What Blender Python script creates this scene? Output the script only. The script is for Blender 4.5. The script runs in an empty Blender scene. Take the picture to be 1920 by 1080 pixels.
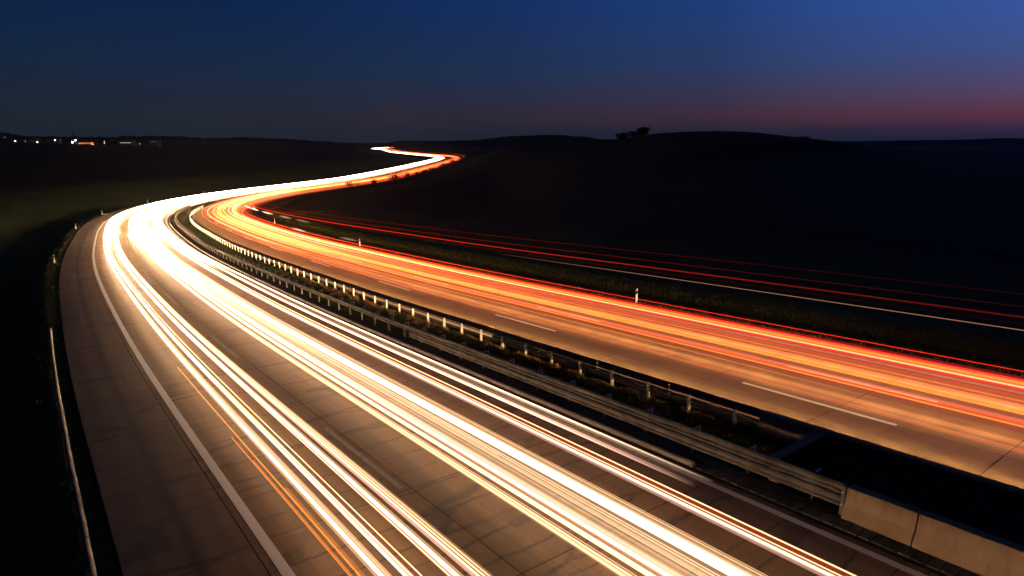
import bpy, math, random
import numpy as np
from mathutils import Vector, Matrix, Euler

rng = np.random.default_rng(7)
random.seed(7)
scene = bpy.context.scene
COL = scene.collection

# ------------------------------------------------------------------ camera
CAM_Z = 9.757
PITCH = math.atan(272.0 / 1222.1)
cam_d = bpy.data.cameras.new('camera')
cam_d.sensor_width = 36.0
cam_d.lens = 1222.1 / 1920.0 * 36.0
cam_d.clip_start = 0.2
cam_d.clip_end = 30000.0
cam = bpy.data.objects.new('camera', cam_d)
COL.objects.link(cam)
cam.location = (0, 0, CAM_Z)
cam.rotation_euler = (math.radians(90) - PITCH, 0, 0)
scene.camera = cam

# ------------------------------------------------------------------ dusk sky
SKY_GAIN = 1.0
HEAD_L, HEAD_R = 3200.0, 2200.0          # watts of one added stand-in headlight
world = bpy.data.worlds.new('World')
scene.world = world
world.use_nodes = True
wn, wl = world.node_tree.nodes, world.node_tree.links
wn.clear()


def s2l(c):
    return tuple(((v / 255.0) / 12.92 if v / 255.0 <= 0.04045 else ((v / 255.0 + 0.055) / 1.055) ** 2.4) for v in c)


def wnode(t, **k):
    n = wn.new(t)
    for a, b in k.items():
        setattr(n, a, b)
    return n


tc = wnode('ShaderNodeTexCoord')
sep = wnode('ShaderNodeSeparateXYZ')
wl.new(tc.outputs['Generated'], sep.inputs[0])
asn = wnode('ShaderNodeMath', operation='ARCSINE')
wl.new(sep.outputs['Z'], asn.inputs[0])
el = wnode('ShaderNodeMath', operation='DIVIDE')          # elevation / 90 degrees
wl.new(asn.outputs[0], el.inputs[0])
el.inputs[1].default_value = math.pi / 2


def ramp(src, stops):
    r = wn.new('ShaderNodeValToRGB')
    r.color_ramp.interpolation = 'EASE' if len(stops) < 3 else 'LINEAR'
    e = r.color_ramp.elements
    while len(e) < len(stops):
        e.new(0.5)
    for i, (p, c) in enumerate(stops):
        e[i].position = p
        e[i].color = tuple(c) + (1,)
    wl.new(src, r.inputs[0])
    return r


away = ramp(el.outputs[0], [(0.0, s2l((29, 37, 46))), (2 / 90, s2l((27, 37, 49))), (6 / 90, s2l((18, 38, 64))), (12.5 / 90, s2l((4, 30, 72))), (24 / 90, s2l((4, 20, 52))), (45 / 90, s2l((3, 9, 22))), (1.0, s2l((2, 5, 12)))])
glow = ramp(el.outputs[0], [(0.0, s2l((34, 36, 64))), (0.9 / 90, s2l((52, 42, 70))), (2.0 / 90, s2l((104, 54, 74))), (3.4 / 90, s2l((94, 72, 106))), (6.0 / 90, s2l((72, 88, 146))), (12.5 / 90, s2l((48, 102, 200))), (24 / 90, s2l((24, 52, 112))), (45 / 90, s2l((6, 18, 42))), (1.0, s2l((2, 5, 12)))])
dirn = wnode('ShaderNodeVectorMath', operation='NORMALIZE')
flat = wnode('ShaderNodeCombineXYZ')
wl.new(sep.outputs['X'], flat.inputs[0])
wl.new(sep.outputs['Y'], flat.inputs[1])
wl.new(flat.outputs[0], dirn.inputs[0])
SUN_AZ = math.radians(58)                                   # the sun has set to the right of the view
dot = wnode('ShaderNodeVectorMath', operation='DOT_PRODUCT')
wl.new(dirn.outputs[0], dot.inputs[0])
dot.inputs[1].default_value = (math.sin(SUN_AZ), math.cos(SUN_AZ), 0)
az = wnode('ShaderNodeMapRange')
az.inputs['From Min'].default_value = -1
az.inputs['From Max'].default_value = 1
wl.new(dot.outputs['Value'], az.inputs['Value'])
azr = ramp(az.outputs[0], [(0.0, (0, 0, 0)), (0.45, (0.0, 0.0, 0.0)), (0.60, (0.03,) * 3), (0.765, (0.13,) * 3), (0.875, (0.29,) * 3), (0.955, (0.68,) * 3), (1.0, (1.1,) * 3)])
mx = wnode('ShaderNodeMix', data_type='RGBA')
wl.new(azr.outputs[0], mx.inputs[0])
wl.new(away.outputs[0], mx.inputs[6])
wl.new(glow.outputs[0], mx.inputs[7])
bg = wnode('ShaderNodeBackground')
bg.inputs['Strength'].default_value = SKY_GAIN
wl.new(mx.outputs[2], bg.inputs['Color'])
wo = wnode('ShaderNodeOutputWorld')
wl.new(bg.outputs[0], wo.inputs['Surface'])

scene.view_settings.view_transform = 'Standard'
scene.view_settings.look = 'None'
scene.view_settings.exposure = 0.0
scene.view_settings.gamma = 1.0
scene.view_settings.use_curve_mapping = False
scene.render.engine = 'CYCLES'
scene.cycles.use_denoising = True
scene.cycles.transparent_max_bounces = 48
scene.cycles.max_bounces = 5
scene.cycles.diffuse_bounces = 2
scene.cycles.glossy_bounces = 2
scene.cycles.sample_clamp_indirect = 4.0
scene.cycles.caustics_reflective = False
scene.cycles.caustics_refractive = False

# ------------------------------------------------------------------ road geometry (measured line = solid line at the left shoulder)
KS = np.array([-70, 0, 20, 40, 60, 80, 100, 125, 150, 180, 220, 280.])
KK = np.array([0.19, 0.1875, -1.4367, -.517, -1.366, -1.6366, -.0715, -2.5539, -7.1697, -8.0225, -5.0765, .772]) / 1000
KZ = np.array([-4.588, -4.588, -4.993, -4.463, -4.703, -4.208, -3.968, -2.878, -1.722, -.044, -.2, 0]) / 100


def build_axis():
    s = np.arange(-70, 250.01, 1.0)
    k = np.interp(s, KS, KK)
    sl = np.interp(s, KS, KZ)
    th = np.concatenate([[0], np.cumsum((k[1:] + k[:-1]) / 2)])
    z = np.concatenate([[0], np.cumsum((sl[1:] + sl[:-1]) / 2)])
    i0 = int(np.argmin(abs(s)))
    th = th - th[i0] + 2.216088
    tm = (th[1:] + th[:-1]) / 2
    x = np.concatenate([[0], np.cumsum(np.cos(tm))])
    y = np.concatenate([[0], np.cumsum(np.sin(tm))])
    x = x - x[i0] - 5.739927
    y = y - y[i0] + 14.0
    z = z - z[i0]
    # beyond 250 m: the long legs across the valley
    P = [(x[-1], y[-1]), (-80.5, 290), (-77, 345), (-75.5, 430), (-75.5, 520), (-76.5, 620), (-82, 705), (-101, 790),
         (-137, 895), (-215, 1150), (-312, 1570), (-370, 1745), (-392, 1900), (-398, 2120)]
    P = np.array([(x[-8], y[-8])] + P + [(-396, 2330)])
    pts = []
    for i in range(1, len(P) - 2):
        p0, p1, p2, p3 = P[i - 1], P[i], P[i + 1], P[i + 2]
        n = max(4, int(np.linalg.norm(p2 - p1) / 2))
        d1 = np.linalg.norm(p2 - p1)
        m1 = (p2 - p0) / (np.linalg.norm(p2 - p1) + np.linalg.norm(p1 - p0)) * d1
        m2 = (p3 - p1) / (np.linalg.norm(p3 - p2) + np.linalg.norm(p2 - p1)) * d1
        for t in np.linspace(0, 1, n, endpoint=False):
            pts.append((2 * t**3 - 3 * t**2 + 1) * p1 + (t**3 - 2 * t**2 + t) * m1 + (-2 * t**3 + 3 * t**2) * p2 + (t**3 - t**2) * m2)
    pts = np.array(pts[1:])
    ds = np.linalg.norm(np.diff(np.vstack([[x[-1], y[-1]], pts]), axis=0), axis=1)
    s2 = s[-1] + np.cumsum(ds)
    x = np.concatenate([x, pts[:, 0]])
    y = np.concatenate([y, pts[:, 1]])
    S = np.concatenate([s, s2])
    z = np.concatenate([z, np.interp(s2, [250, 400, 2200], [z[-1], z[-1] + .3, z[-1] + 1.2])])
    so = np.arange(-70, S[-1], 1.0)
    x, y, z = np.interp(so, S, x), np.interp(so, S, y), np.interp(so, S, z)
    ker = np.ones(9) / 9
    thv = np.unwrap(np.arctan2(np.gradient(y), np.gradient(x)))
    thp = np.pad(thv, 4, mode='edge')
    thv = np.convolve(thp, ker, 'valid')
    return so, x, y, z, thv


AS, AX, AY, AZ, AT = build_axis()
S_END = AS[-1]


def road_pt(s, off, h=0.0):
    s = np.asarray(s, float)
    x, y, z, t = np.interp(s, AS, AX), np.interp(s, AS, AY), np.interp(s, AS, AZ), np.interp(s, AS, AT)
    return np.stack([x + off * np.sin(t), y - off * np.cos(t), z + h], -1)


def heading(s):
    return float(np.interp(s, AS, AT))


def nearest(x, y):
    """arc length and offset of plan points"""
    x = np.asarray(x, float).ravel()
    y = np.asarray(y, float).ravel()
    cx, cy, ct, cs = AX[::4], AY[::4], AT[::4], AS[::4]
    S = np.empty_like(x)
    O = np.empty_like(x)
    for a in range(0, len(x), 4000):
        dx = x[a:a + 4000, None] - cx[None]
        dy = y[a:a + 4000, None] - cy[None]
        i = (dx * dx + dy * dy).argmin(1)
        r = np.arange(len(i))
        ex, ey = dx[r, i], dy[r, i]
        S[a:a + 4000] = cs[i] + ex * np.cos(ct[i]) + ey * np.sin(ct[i])
        o = ex * np.sin(ct[i]) - ey * np.cos(ct[i])
        d = np.sqrt(ex**2 + ey**2)
        O[a:a + 4000] = np.sign(o) * d
    return S, O


# ------------------------------------------------------------------ mesh helpers
def link(name, me, mat=None, parent=None):
    o = bpy.data.objects.new(name, me)
    COL.objects.link(o)
    if mat is not None and me is not None and len(me.materials) == 0:
        me.materials.append(mat)
    if parent is not None:
        o.parent = parent
    return o


def mesh(name, verts, faces, uv=None, smooth=False):
    me = bpy.data.meshes.new(name)
    me.from_pydata(np.asarray(verts, float).tolist(), [], [tuple(int(i) for i in f) for f in faces])
    if uv is not None:
        l = me.uv_layers.new(name='UVMap')
        idx = np.empty(len(me.loops), int)
        me.loops.foreach_get('vertex_index', idx)
        l.data.foreach_set('uv', np.asarray(uv, np.float32)[idx].ravel())
    if smooth:
        me.polygons.foreach_set('use_smooth', [True] * len(me.polygons))
    me.update()
    return me


def tag(o, label, cat, group=None):
    o['label'] = label
    o['category'] = cat
    if group:
        o['group'] = group
    return o


def structure(o, label=None):
    o['kind'] = 'structure'
    if label:
        o['label'] = label
    return o


def empty(name, loc=(0, 0, 0), rz=0.0):
    o = bpy.data.objects.new(name, None)
    o.empty_display_size = 0.2
    COL.objects.link(o)
    o.location = loc
    o.rotation_euler = (0, 0, rz)
    return o


class MB:
    def __init__(self):
        self.v, self.f = [], []

    def box(self, lo, hi):
        n = len(self.v)
        x0, y0, z0 = lo
        x1, y1, z1 = hi
        self.v += [(x0, y0, z0), (x1, y0, z0), (x1, y1, z0), (x0, y1, z0), (x0, y0, z1), (x1, y0, z1), (x1, y1, z1), (x0, y1, z1)]
        self.f += [tuple(n + i for i in q) for q in ((0, 3, 2, 1), (4, 5, 6, 7), (0, 1, 5, 4), (1, 2, 6, 5), (2, 3, 7, 6), (3, 0, 4, 7))]
        return self

    def prism(self, pts, r, n=6, r2=None):
        """tapered tube through two points"""
        a, b = Vector(pts[0]), Vector(pts[1])
        r2 = r if r2 is None else r2
        d = (b - a).normalized()
        u = d.orthogonal().normalized()
        w = d.cross(u)
        k = len(self.v)
        for p, q in ((a, r), (b, r2)):
            for i in range(n):
                t = 2 * math.pi * i / n
                self.v.append(tuple(p + (u * math.cos(t) + w * math.sin(t)) * q))
        for i in range(n):
            j = (i + 1) % n
            self.f.append((k + i, k + j, k + n + j, k + n + i))
        self.f.append(tuple(k + i for i in range(n))[::-1])
        self.f.append(tuple(k + n + i for i in range(n)))
        return self

    def me(self, name, smooth=False):
        return mesh(name, self.v, self.f, smooth=smooth)


def sweep(name, s_arr, profile, closed=False, caps=True, uvs=False, smooth=False, end_scale=None):
    """profile: (offset, height) points carried along the road"""
    s_arr = np.asarray(s_arr, float)
    n, m = len(s_arr), len(profile)
    V = np.empty((n, m, 3))
    U = np.empty((n, m, 2))
    for j, (o, h) in enumerate(profile):
        V[:, j] = road_pt(s_arr, o, h)
        U[:, j, 0] = o
        U[:, j, 1] = s_arr
    f = []
    mm = m if closed else m - 1
    for i in range(n - 1):
        for j in range(mm):
            k = (j + 1) % m
            f.append((i * m + j, i * m + k, (i + 1) * m + k, (i + 1) * m + j))
    if closed and caps:
        f.append(tuple(range(m))[::-1])
        f.append(tuple((n - 1) * m + j for j in range(m)))
    return mesh(name, V.reshape(-1, 3), f, uv=U.reshape(-1, 2), smooth=smooth)


# ------------------------------------------------------------------ materials
def mat_new(name):
    m = bpy.data.materials.new(name)
    m.use_nodes = True
    nt = m.node_tree
    b = nt.nodes['Principled BSDF']
    return m, nt.nodes, nt.links, b


def noise(nodes, links, vec, scale, detail=4, rough=0.55):
    n = nodes.new('ShaderNodeTexNoise')
    n.inputs['Scale'].default_value = scale
    n.inputs['Detail'].default_value = detail
    n.inputs['Roughness'].default_value = rough
    if vec is not None:
        links.new(vec, n.inputs['Vector'])
    return n


def cramp(nodes, links, src, stops):
    r = nodes.new('ShaderNodeValToRGB')
    e = r.color_ramp.elements
    while len(e) < len(stops):
        e.new(0.5)
    for i, (p, c) in enumerate(stops):
        e[i].position = p
        e[i].color = tuple(c) + (1,)
    links.new(src, r.inputs[0])
    return r


def mixc(nodes, links, fac, a, b, mode='MIX'):
    n = nodes.new('ShaderNodeMix')
    n.data_type = 'RGBA'
    n.blend_type = mode
    for sock, v in ((0, fac), (6, a), (7, b)):
        if hasattr(v, 'links') or hasattr(v, 'is_linked'):
            links.new(v, n.inputs[sock])
        else:
            n.inputs[sock].default_value = v if not isinstance(v, tuple) else v + (1,)
    return n.outputs[2]


def simple_mat(name, col, rough=0.6, metal=0.0, var=0.25, scale=3.0, bump=0.0, spec=None):
    m, n, l, b = mat_new(name)
    t = n.new('ShaderNodeTexCoord')
    nz = noise(n, l, t.outputs['Object'], scale, 5)
    r = cramp(n, l, nz.outputs[0], [(0.3, tuple(c * (1 - var) for c in col)), (0.7, tuple(min(1, c * (1 + var)) for c in col))])
    l.new(r.outputs[0], b.inputs['Base Color'])
    b.inputs['Roughness'].default_value = rough
    b.inputs['Metallic'].default_value = metal
    if spec is not None:
        b.inputs['Specular IOR Level'].default_value = spec
    if bump:
        bp = n.new('ShaderNodeBump')
        bp.inputs['Strength'].default_value = bump
        bp.inputs['Distance'].default_value = 0.02
        l.new(nz.outputs[0], bp.inputs['Height'])
        l.new(bp.outputs[0], b.inputs['Normal'])
    return m


def concrete_road():
    m, n, l, b = mat_new('road_concrete')
    uv = n.new('ShaderNodeUVMap')
    uv.uv_map = 'UVMap'
    info = n.new('ShaderNodeObjectInfo')
    # streaks along the lanes
    mp = n.new('ShaderNodeMapping')
    mp.inputs['Scale'].default_value = (2.2, 0.06, 1)
    l.new(uv.outputs[0], mp.inputs[0])
    st = noise(n, l, mp.outputs[0], 1.0, 6, 0.6)
    c1 = cramp(n, l, st.outputs[0], [(0.32, (0.165, 0.102, 0.052)), (0.68, (0.272, 0.178, 0.096))])
    pn = noise(n, l, uv.outputs[0], 0.55, 6, 0.65)
    c2 = cramp(n, l, pn.outputs[0], [(0.3, (0.72, 0.70, 0.68)), (0.7, (1.18, 1.16, 1.12))])
    c = mixc(n, l, 1.0, c1.outputs[0], c2.outputs[0], 'MULTIPLY')
    fine = noise(n, l, uv.outputs[0], 14.0, 5, 0.75)
    c3 = cramp(n, l, fine.outputs[0], [(0.28, (0.55,) * 3), (0.45, (1.0,) * 3), (0.75, (1.2,) * 3)])
    c = mixc(n, l, 0.8, c, c3.outputs[0], 'MULTIPLY')
    tone = cramp(n, l, info.outputs['Random'], [(0.0, (0.88, 0.87, 0.86)), (1.0, (1.08, 1.07, 1.05))])
    c = mixc(n, l, 1.0, c, tone.outputs[0], 'MULTIPLY')
    # hairline cracks wandering across the slabs
    wob = noise(n, l, uv.outputs[0], 0.9, 5, 0.7)
    mp2 = n.new('ShaderNodeMapping')
    mp2.inputs['Scale'].default_value = (0.10, 0.80, 1)
    l.new(uv.outputs[0], mp2.inputs[0])
    ad = n.new('ShaderNodeVectorMath')
    ad.operation = 'MULTIPLY_ADD'
    l.new(wob.outputs['Color'], ad.inputs[0])
    ad.inputs[1].default_value = (0.35, 0.35, 0)
    l.new(mp2.outputs[0], ad.inputs[2])
    vo = n.new('ShaderNodeTexVoronoi')
    vo.feature = 'DISTANCE_TO_EDGE'
    vo.inputs['Scale'].default_value = 1.0
    l.new(ad.outputs[0], vo.inputs['Vector'])
    cr = cramp(n, l, vo.outputs['Distance'], [(0.0, (1, 1, 1)), (0.018, (0.75,) * 3), (0.05, (0, 0, 0))])
    gate = noise(n, l, uv.outputs[0], 0.33, 2)
    gr = cramp(n, l, gate.outputs[0], [(0.34, (0.05,) * 3), (0.56, (0.80,) * 3)])
    fac = mixc(n, l, 1.0, cr.outputs[0], gr.outputs[0], 'MULTIPLY')
    # the right carriageway is the newer surface: only a trace of cracking there
    su = n.new('ShaderNodeSeparateXYZ')
    l.new(uv.outputs[0], su.inputs[0])
    old = n.new('ShaderNodeMapRange')
    old.inputs['From Min'].default_value = 11.5
    old.inputs['From Max'].default_value = 14.5
    old.inputs['To Min'].default_value = 1.0
    old.inputs['To Max'].default_value = 0.18
    l.new(su.outputs[0], old.inputs['Value'])
    fac = mixc(n, l, 1.0, fac, old.outputs[0], 'MULTIPLY')
    c = mixc(n, l, fac, c, (0.06, 0.05, 0.04))
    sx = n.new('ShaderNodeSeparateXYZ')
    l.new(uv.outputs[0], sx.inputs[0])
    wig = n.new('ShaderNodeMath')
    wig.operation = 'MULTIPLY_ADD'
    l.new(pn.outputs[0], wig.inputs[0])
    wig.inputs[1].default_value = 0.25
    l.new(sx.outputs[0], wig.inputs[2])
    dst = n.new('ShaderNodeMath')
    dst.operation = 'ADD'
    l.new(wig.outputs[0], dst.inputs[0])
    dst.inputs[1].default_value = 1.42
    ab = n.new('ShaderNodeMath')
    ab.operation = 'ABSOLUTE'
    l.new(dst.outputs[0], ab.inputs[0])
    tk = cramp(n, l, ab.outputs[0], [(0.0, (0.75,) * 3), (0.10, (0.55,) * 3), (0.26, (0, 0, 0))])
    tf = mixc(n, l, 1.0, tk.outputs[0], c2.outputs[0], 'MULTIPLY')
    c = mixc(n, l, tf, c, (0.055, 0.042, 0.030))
    l.new(c, b.inputs['Base Color'])
    rr = cramp(n, l, pn.outputs[0], [(0.3, (0.42,) * 3), (0.7, (0.60,) * 3)])
    l.new(rr.outputs[0], b.inputs['Roughness'])
    b.inputs['Specular IOR Level'].default_value = 0.35
    # relief: brushed texture across the lane + cracks
    mp3 = n.new('ShaderNodeMapping')
    mp3.inputs['Scale'].default_value = (3.0, 9.0, 1)
    l.new(uv.outputs[0], mp3.inputs[0])
    rel = noise(n, l, mp3.outputs[0], 1.0, 6, 0.65)
    hs = rel
    bp = n.new('ShaderNodeBump')
    bp.inputs['Strength'].default_value = 0.35
    bp.inputs['Distance'].default_value = 0.012
    l.new(hs.outputs[0], bp.inputs['Height'])
    l.new(bp.outputs[0], b.inputs['Normal'])
    return m


def paint_mat():
    m, n, l, b = mat_new('road_paint')
    uv = n.new('ShaderNodeUVMap')
    uv.uv_map = 'UVMap'
    nz = noise(n, l, uv.outputs[0], 16.0, 5, 0.75)
    r = cramp(n, l, nz.outputs[0], [(0.28, (0.30, 0.25, 0.21)), (0.42, (0.80, 0.75, 0.71)), (0.8, (0.88, 0.85, 0.82))])
    l.new(r.outputs[0], b.inputs['Base Color'])
    b.inputs['Roughness'].default_value = 0.45
    bp = n.new('ShaderNodeBump')
    bp.inputs['Strength'].default_value = 0.6
    bp.inputs['Distance'].default_value = 0.01
    l.new(nz.outputs[0], bp.inputs['Height'])
    l.new(bp.outputs[0], b.inputs['Normal'])
    return m


def dim_paint_mat():
    m = simple_mat('dim_road_paint', (0.34, 0.28, 0.23), 0.6, var=0.3, scale=9, bump=0.3)  # the left dashes' weak retroreflection towards the camera is put into the colour
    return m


def ground_mat():
    m, n, l, b = mat_new('field_grass')
    t = n.new('ShaderNodeTexCoord')
    a = noise(n, l, t.outputs['Object'], 0.06, 6, 0.6)
    c = noise(n, l, t.outputs['Object'], 1.4, 6, 0.7)
    plough = cramp(n, l, a.outputs[0], [(0.35, (0.015, 0.016, 0.007)), (0.65, (0.028, 0.028, 0.011))])
    turf = cramp(n, l, a.outputs[0], [(0.35, (0.055, 0.082, 0.016)), (0.65, (0.098, 0.130, 0.030))])
    at = n.new('ShaderNodeAttribute')
    at.attribute_name = 'turf'
    class _O: pass
    r = _O()
    r.outputs = [mixc(n, l, at.outputs['Fac'], plough.outputs[0], turf.outputs[0])]
    r2 = cramp(n, l, c.outputs[0], [(0.3, (0.55,) * 3), (0.7, (1.35, 1.3, 1.1))])
    k = mixc(n, l, 1.0, r.outputs[0], r2.outputs[0], 'MULTIPLY')
    l.new(k, b.inputs['Base Color'])
    b.inputs['Roughness'].default_value = 0.95
    b.inputs['Specular IOR Level'].default_value = 0.1
    bp = n.new('ShaderNodeBump')
    bp.inputs['Strength'].default_value = 0.8
    bp.inputs['Distance'].default_value = 0.2
    l.new(c.outputs[0], bp.inputs['Height'])
    l.new(bp.outputs[0], b.inputs['Normal'])
    return m


def foliage_mat(name, dark, light):
    m, n, l, b = mat_new(name)
    t = n.new('ShaderNodeTexCoord')
    c = noise(n, l, t.outputs['Object'], 2.5, 3)
    r = cramp(n, l, c.outputs[0], [(0.35, dark), (0.65, light)])
    l.new(r.outputs[0], b.inputs['Base Color'])
    b.inputs['Roughness'].default_value = 0.7
    b.inputs['Specular IOR Level'].default_value = 0.2
    return m


def trail_mat():
    """light laid down along a lane: it adds to whatever is behind it"""
    m = bpy.data.materials.new('trail_light')
    m.use_nodes = True
    n, l = m.node_tree.nodes, m.node_tree.links
    n.clear()
    at = n.new('ShaderNodeAttribute')
    at.attribute_name = 'radiance'
    e = n.new('ShaderNodeEmission')
    l.new(at.outputs['Color'], e.inputs['Color'])
    e.inputs['Strength'].default_value = 1.0
    tr = n.new('ShaderNodeBsdfTransparent')
    ad = n.new('ShaderNodeAddShader')
    l.new(e.outputs[0], ad.inputs[0])
    l.new(tr.outputs[0], ad.inputs[1])
    o = n.new('ShaderNodeOutputMaterial')
    l.new(ad.outputs[0], o.inputs['Surface'])
    return m


def lamp_mat(name, col, strength):
    m = bpy.data.materials.new(name)
    m.use_nodes = True
    n, l = m.node_tree.nodes, m.node_tree.links
    n.clear()
    e = n.new('ShaderNodeEmission')
    e.inputs['Color'].default_value = tuple(col) + (1,)
    e.inputs['Strength'].default_value = strength
    o = n.new('ShaderNodeOutputMaterial')
    l.new(e.outputs[0], o.inputs['Surface'])
    return m


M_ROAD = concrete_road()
M_PAINT = paint_mat()
M_DIM_PAINT = dim_paint_mat()
M_BASE = simple_mat('road_base', (0.03, 0.027, 0.024), 0.9)
M_ASPH = simple_mat('dark_asphalt', (0.05, 0.046, 0.042), 0.8, var=0.35, scale=6, bump=0.5)
M_GROUND = ground_mat()
M_GRASS = foliage_mat('verge_grass', (0.055, 0.075, 0.016), (0.115, 0.135, 0.036))
M_DRY = foliage_mat('dry_grass', (0.085, 0.050, 0.022), (0.20, 0.125, 0.055))
M_LEAF = foliage_mat('tree_leaf', (0.020, 0.030, 0.010), (0.050, 0.065, 0.022))
M_BARK = simple_mat('bark', (0.06, 0.045, 0.03), 0.9)
M_STEEL = simple_mat('galvanised_steel', (0.17, 0.155, 0.13), 0.55, metal=0.2, var=0.4, scale=2.2)
M_POST = simple_mat('galvanised_post', (0.74, 0.70, 0.62), 0.6, metal=0.0, var=0.15, scale=5)
def wall_mat():
    m, n, l, b = mat_new('barrier_concrete')
    t = n.new('ShaderNodeTexCoord')
    mp = n.new('ShaderNodeMapping')
    mp.inputs['Scale'].default_value = (5.0, 5.0, 0.5)
    l.new(t.outputs['Object'], mp.inputs[0])
    a = noise(n, l, mp.outputs[0], 1.0, 6, 0.65)
    c = noise(n, l, t.outputs['Object'], 1.3, 6, 0.65)
    f = noise(n, l, t.outputs['Object'], 22.0, 4, 0.7)
    r1 = cramp(n, l, a.outputs[0], [(0.34, (0.60, 0.56, 0.50)), (0.5, (1.0, 1.0, 1.0)), (0.75, (1.08, 1.06, 1.02))])
    r2 = cramp(n, l, c.outputs[0], [(0.3, (0.32, 0.23, 0.14)), (0.7, (0.42, 0.31, 0.20))])
    r3 = cramp(n, l, f.outputs[0], [(0.30, (0.7,) * 3), (0.42, (1.0,) * 3)])
    k = mixc(n, l, 0.45, r2.outputs[0], r1.outputs[0], 'MULTIPLY')
    k = mixc(n, l, 0.7, k, r3.outputs[0], 'MULTIPLY')
    l.new(k, b.inputs['Base Color'])
    b.inputs['Roughness'].default_value = 0.85
    b.inputs['Specular IOR Level'].default_value = 0.15
    bp = n.new('ShaderNodeBump')
    bp.inputs['Strength'].default_value = 0.35
    bp.inputs['Distance'].default_value = 0.015
    l.new(f.outputs[0], bp.inputs['Height'])
    l.new(bp.outputs[0], b.inputs['Normal'])
    return m


M_WALL = wall_mat()
M_CAP = simple_mat('barrier_top_tar', (0.016, 0.015, 0.014), 1.0, var=0.3, spec=0.05)
M_KERB = simple_mat('kerb_concrete', (0.30, 0.26, 0.21), 0.7, var=0.2, scale=1.5, bump=0.3)
M_STONE = simple_mat('gutter_stone', (0.085, 0.076, 0.066), 0.8, var=0.35, scale=4, bump=0.5)
M_HILL = simple_mat('wooded_hill', (0.022, 0.030, 0.022), 1.0, var=0.3, scale=0.02, spec=0.0)
M_WHITEP = simple_mat('white_plastic', (0.72, 0.70, 0.67), 0.5, var=0.06)
M_BLACKP = simple_mat('black_plastic', (0.02, 0.02, 0.02), 0.5)
M_REFL = simple_mat('reflector_glass', (0.85, 0.75, 0.6), 0.2, var=0.05)
M_RENDER = simple_mat('house_render', (0.13, 0.11, 0.09), 0.85, var=0.12)
M_TILE = simple_mat('roof_tile', (0.12, 0.06, 0.04), 0.85, var=0.25)
M_TRAIL = trail_mat()
M_FIELD = simple_mat('ploughed_field', (0.030, 0.031, 0.016), 1.0, var=0.4, scale=0.05, spec=0.0)

# ------------------------------------------------------------------ terrain
PXC = np.array([600, 850, 900, 1000, 1060, 1120, 1160, 1220, 1280, 1340, 1400, 1460, 1540, 1620, 1700, 1800, 1920, 2300, 3200.])
ROW = np.array([292, 291, 284, 274, 268, 264, 261, 252, 248.4, 247.2, 249.5, 256, 264.5, 273, 281.5, 288, 293, 306, 330.])
DCR = np.array([640, 620, 600, 560, 540, 530, 520, 520, 520, 520, 520, 510, 490, 460, 430, 380, 320, 240, 180.])


def smooth01(t):
    t = np.clip(t, 0, 1)
    return t * t * (3 - 2 * t)


def fbm(x, y, seed=0, octaves=4):
    r = np.random.default_rng(seed)
    out = 0
    a, f = 1.0, 1.0
    for _ in range(octaves):
        for _ in range(3):
            t = r.uniform(0, 2 * math.pi)
            out = out + a / 3 * np.sin((x * math.cos(t) + y * math.sin(t)) * f + r.uniform(0, 6.28))
        a *= 0.5
        f *= 2.1
    return out


def ground_z(x, y):
    x = np.asarray(x, float)
    y = np.asarray(y, float)
    shp = x.shape
    s, o = nearest(x, y)
    x, y = x.ravel(), y.ravel()
    zr = np.interp(s, AS, AZ)
    # right side: ditch, then the field climbing to the dark hill
    yy = np.maximum(y, 8.0)
    px = 960 + 1222.1 * np.clip(x / yy, -3, 6)
    tan = (268 - np.interp(px, PXC, ROW)) / 1222.1
    D = np.interp(px, PXC, DCR)
    zc = CAM_Z + np.where(tan > 0, tan * np.minimum(y, D), tan * D)
    t = np.clip((o - 33.0) / np.interp(s, [200, 450], [205, 40]), 0, 1)
    far = np.clip(y - D, 0, 1e9)
    right = zr - 0.25 + (zc - zr + 0.25) * (smooth01(t) * 0.7 + t * 0.3) - far * 0.07
    right = np.maximum(right, zr - 6)
    right = right + 0.10 * fbm(x / 4, y / 4, 3) * np.clip((o - 31) / 6, 0, 1)
    ditch = np.interp(o, [28.1, 28.5, 29.6, 31.2, 32.6, 34.5], [-0.10, -0.08, -0.12, -0.50, -0.12, 0.12])
    bank = 3.2 * smooth01((s - 560) / 60) * smooth01((860 - s) / 60) * smooth01((o - 28.8) / 3.5)
    ditch = ditch + bank
    right = right + bank
    right = np.where(o < 34.5, zr + ditch, np.maximum(right, zr - 0.4) + 0.12)
    # left side: embankment, then the low field that climbs gently towards the village
    emb = np.interp(-o, [3.0, 3.4, 4.3, 7.6, 10.0, 20.0], [-0.10, -0.06, -0.10, -1.25, -1.4, -1.4])
    emb = emb + 0.06 * np.clip(-o - 11, 0, 49)
    climb = np.clip((-o - 40) / 430.0, 0, 1.6)
    left = zr + emb + 14.0 * climb ** 1.15 + 0.12 * fbm(x / 5, y / 5, 5) * np.clip((-o - 8) / 8, 0, 1)
    z = np.where(o > 28.1, right, np.where(o < -3.0, left, zr - 0.45))
    med = np.interp(o, [12.0, 12.35, 13.0, 14.2, 15.3, 15.6], [-0.45, -0.10, -0.16, -0.18, -0.10, -0.45])
    z = np.where((o > 12.0) & (o < 15.6), zr + med, z)
    return z.reshape(shp)


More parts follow.
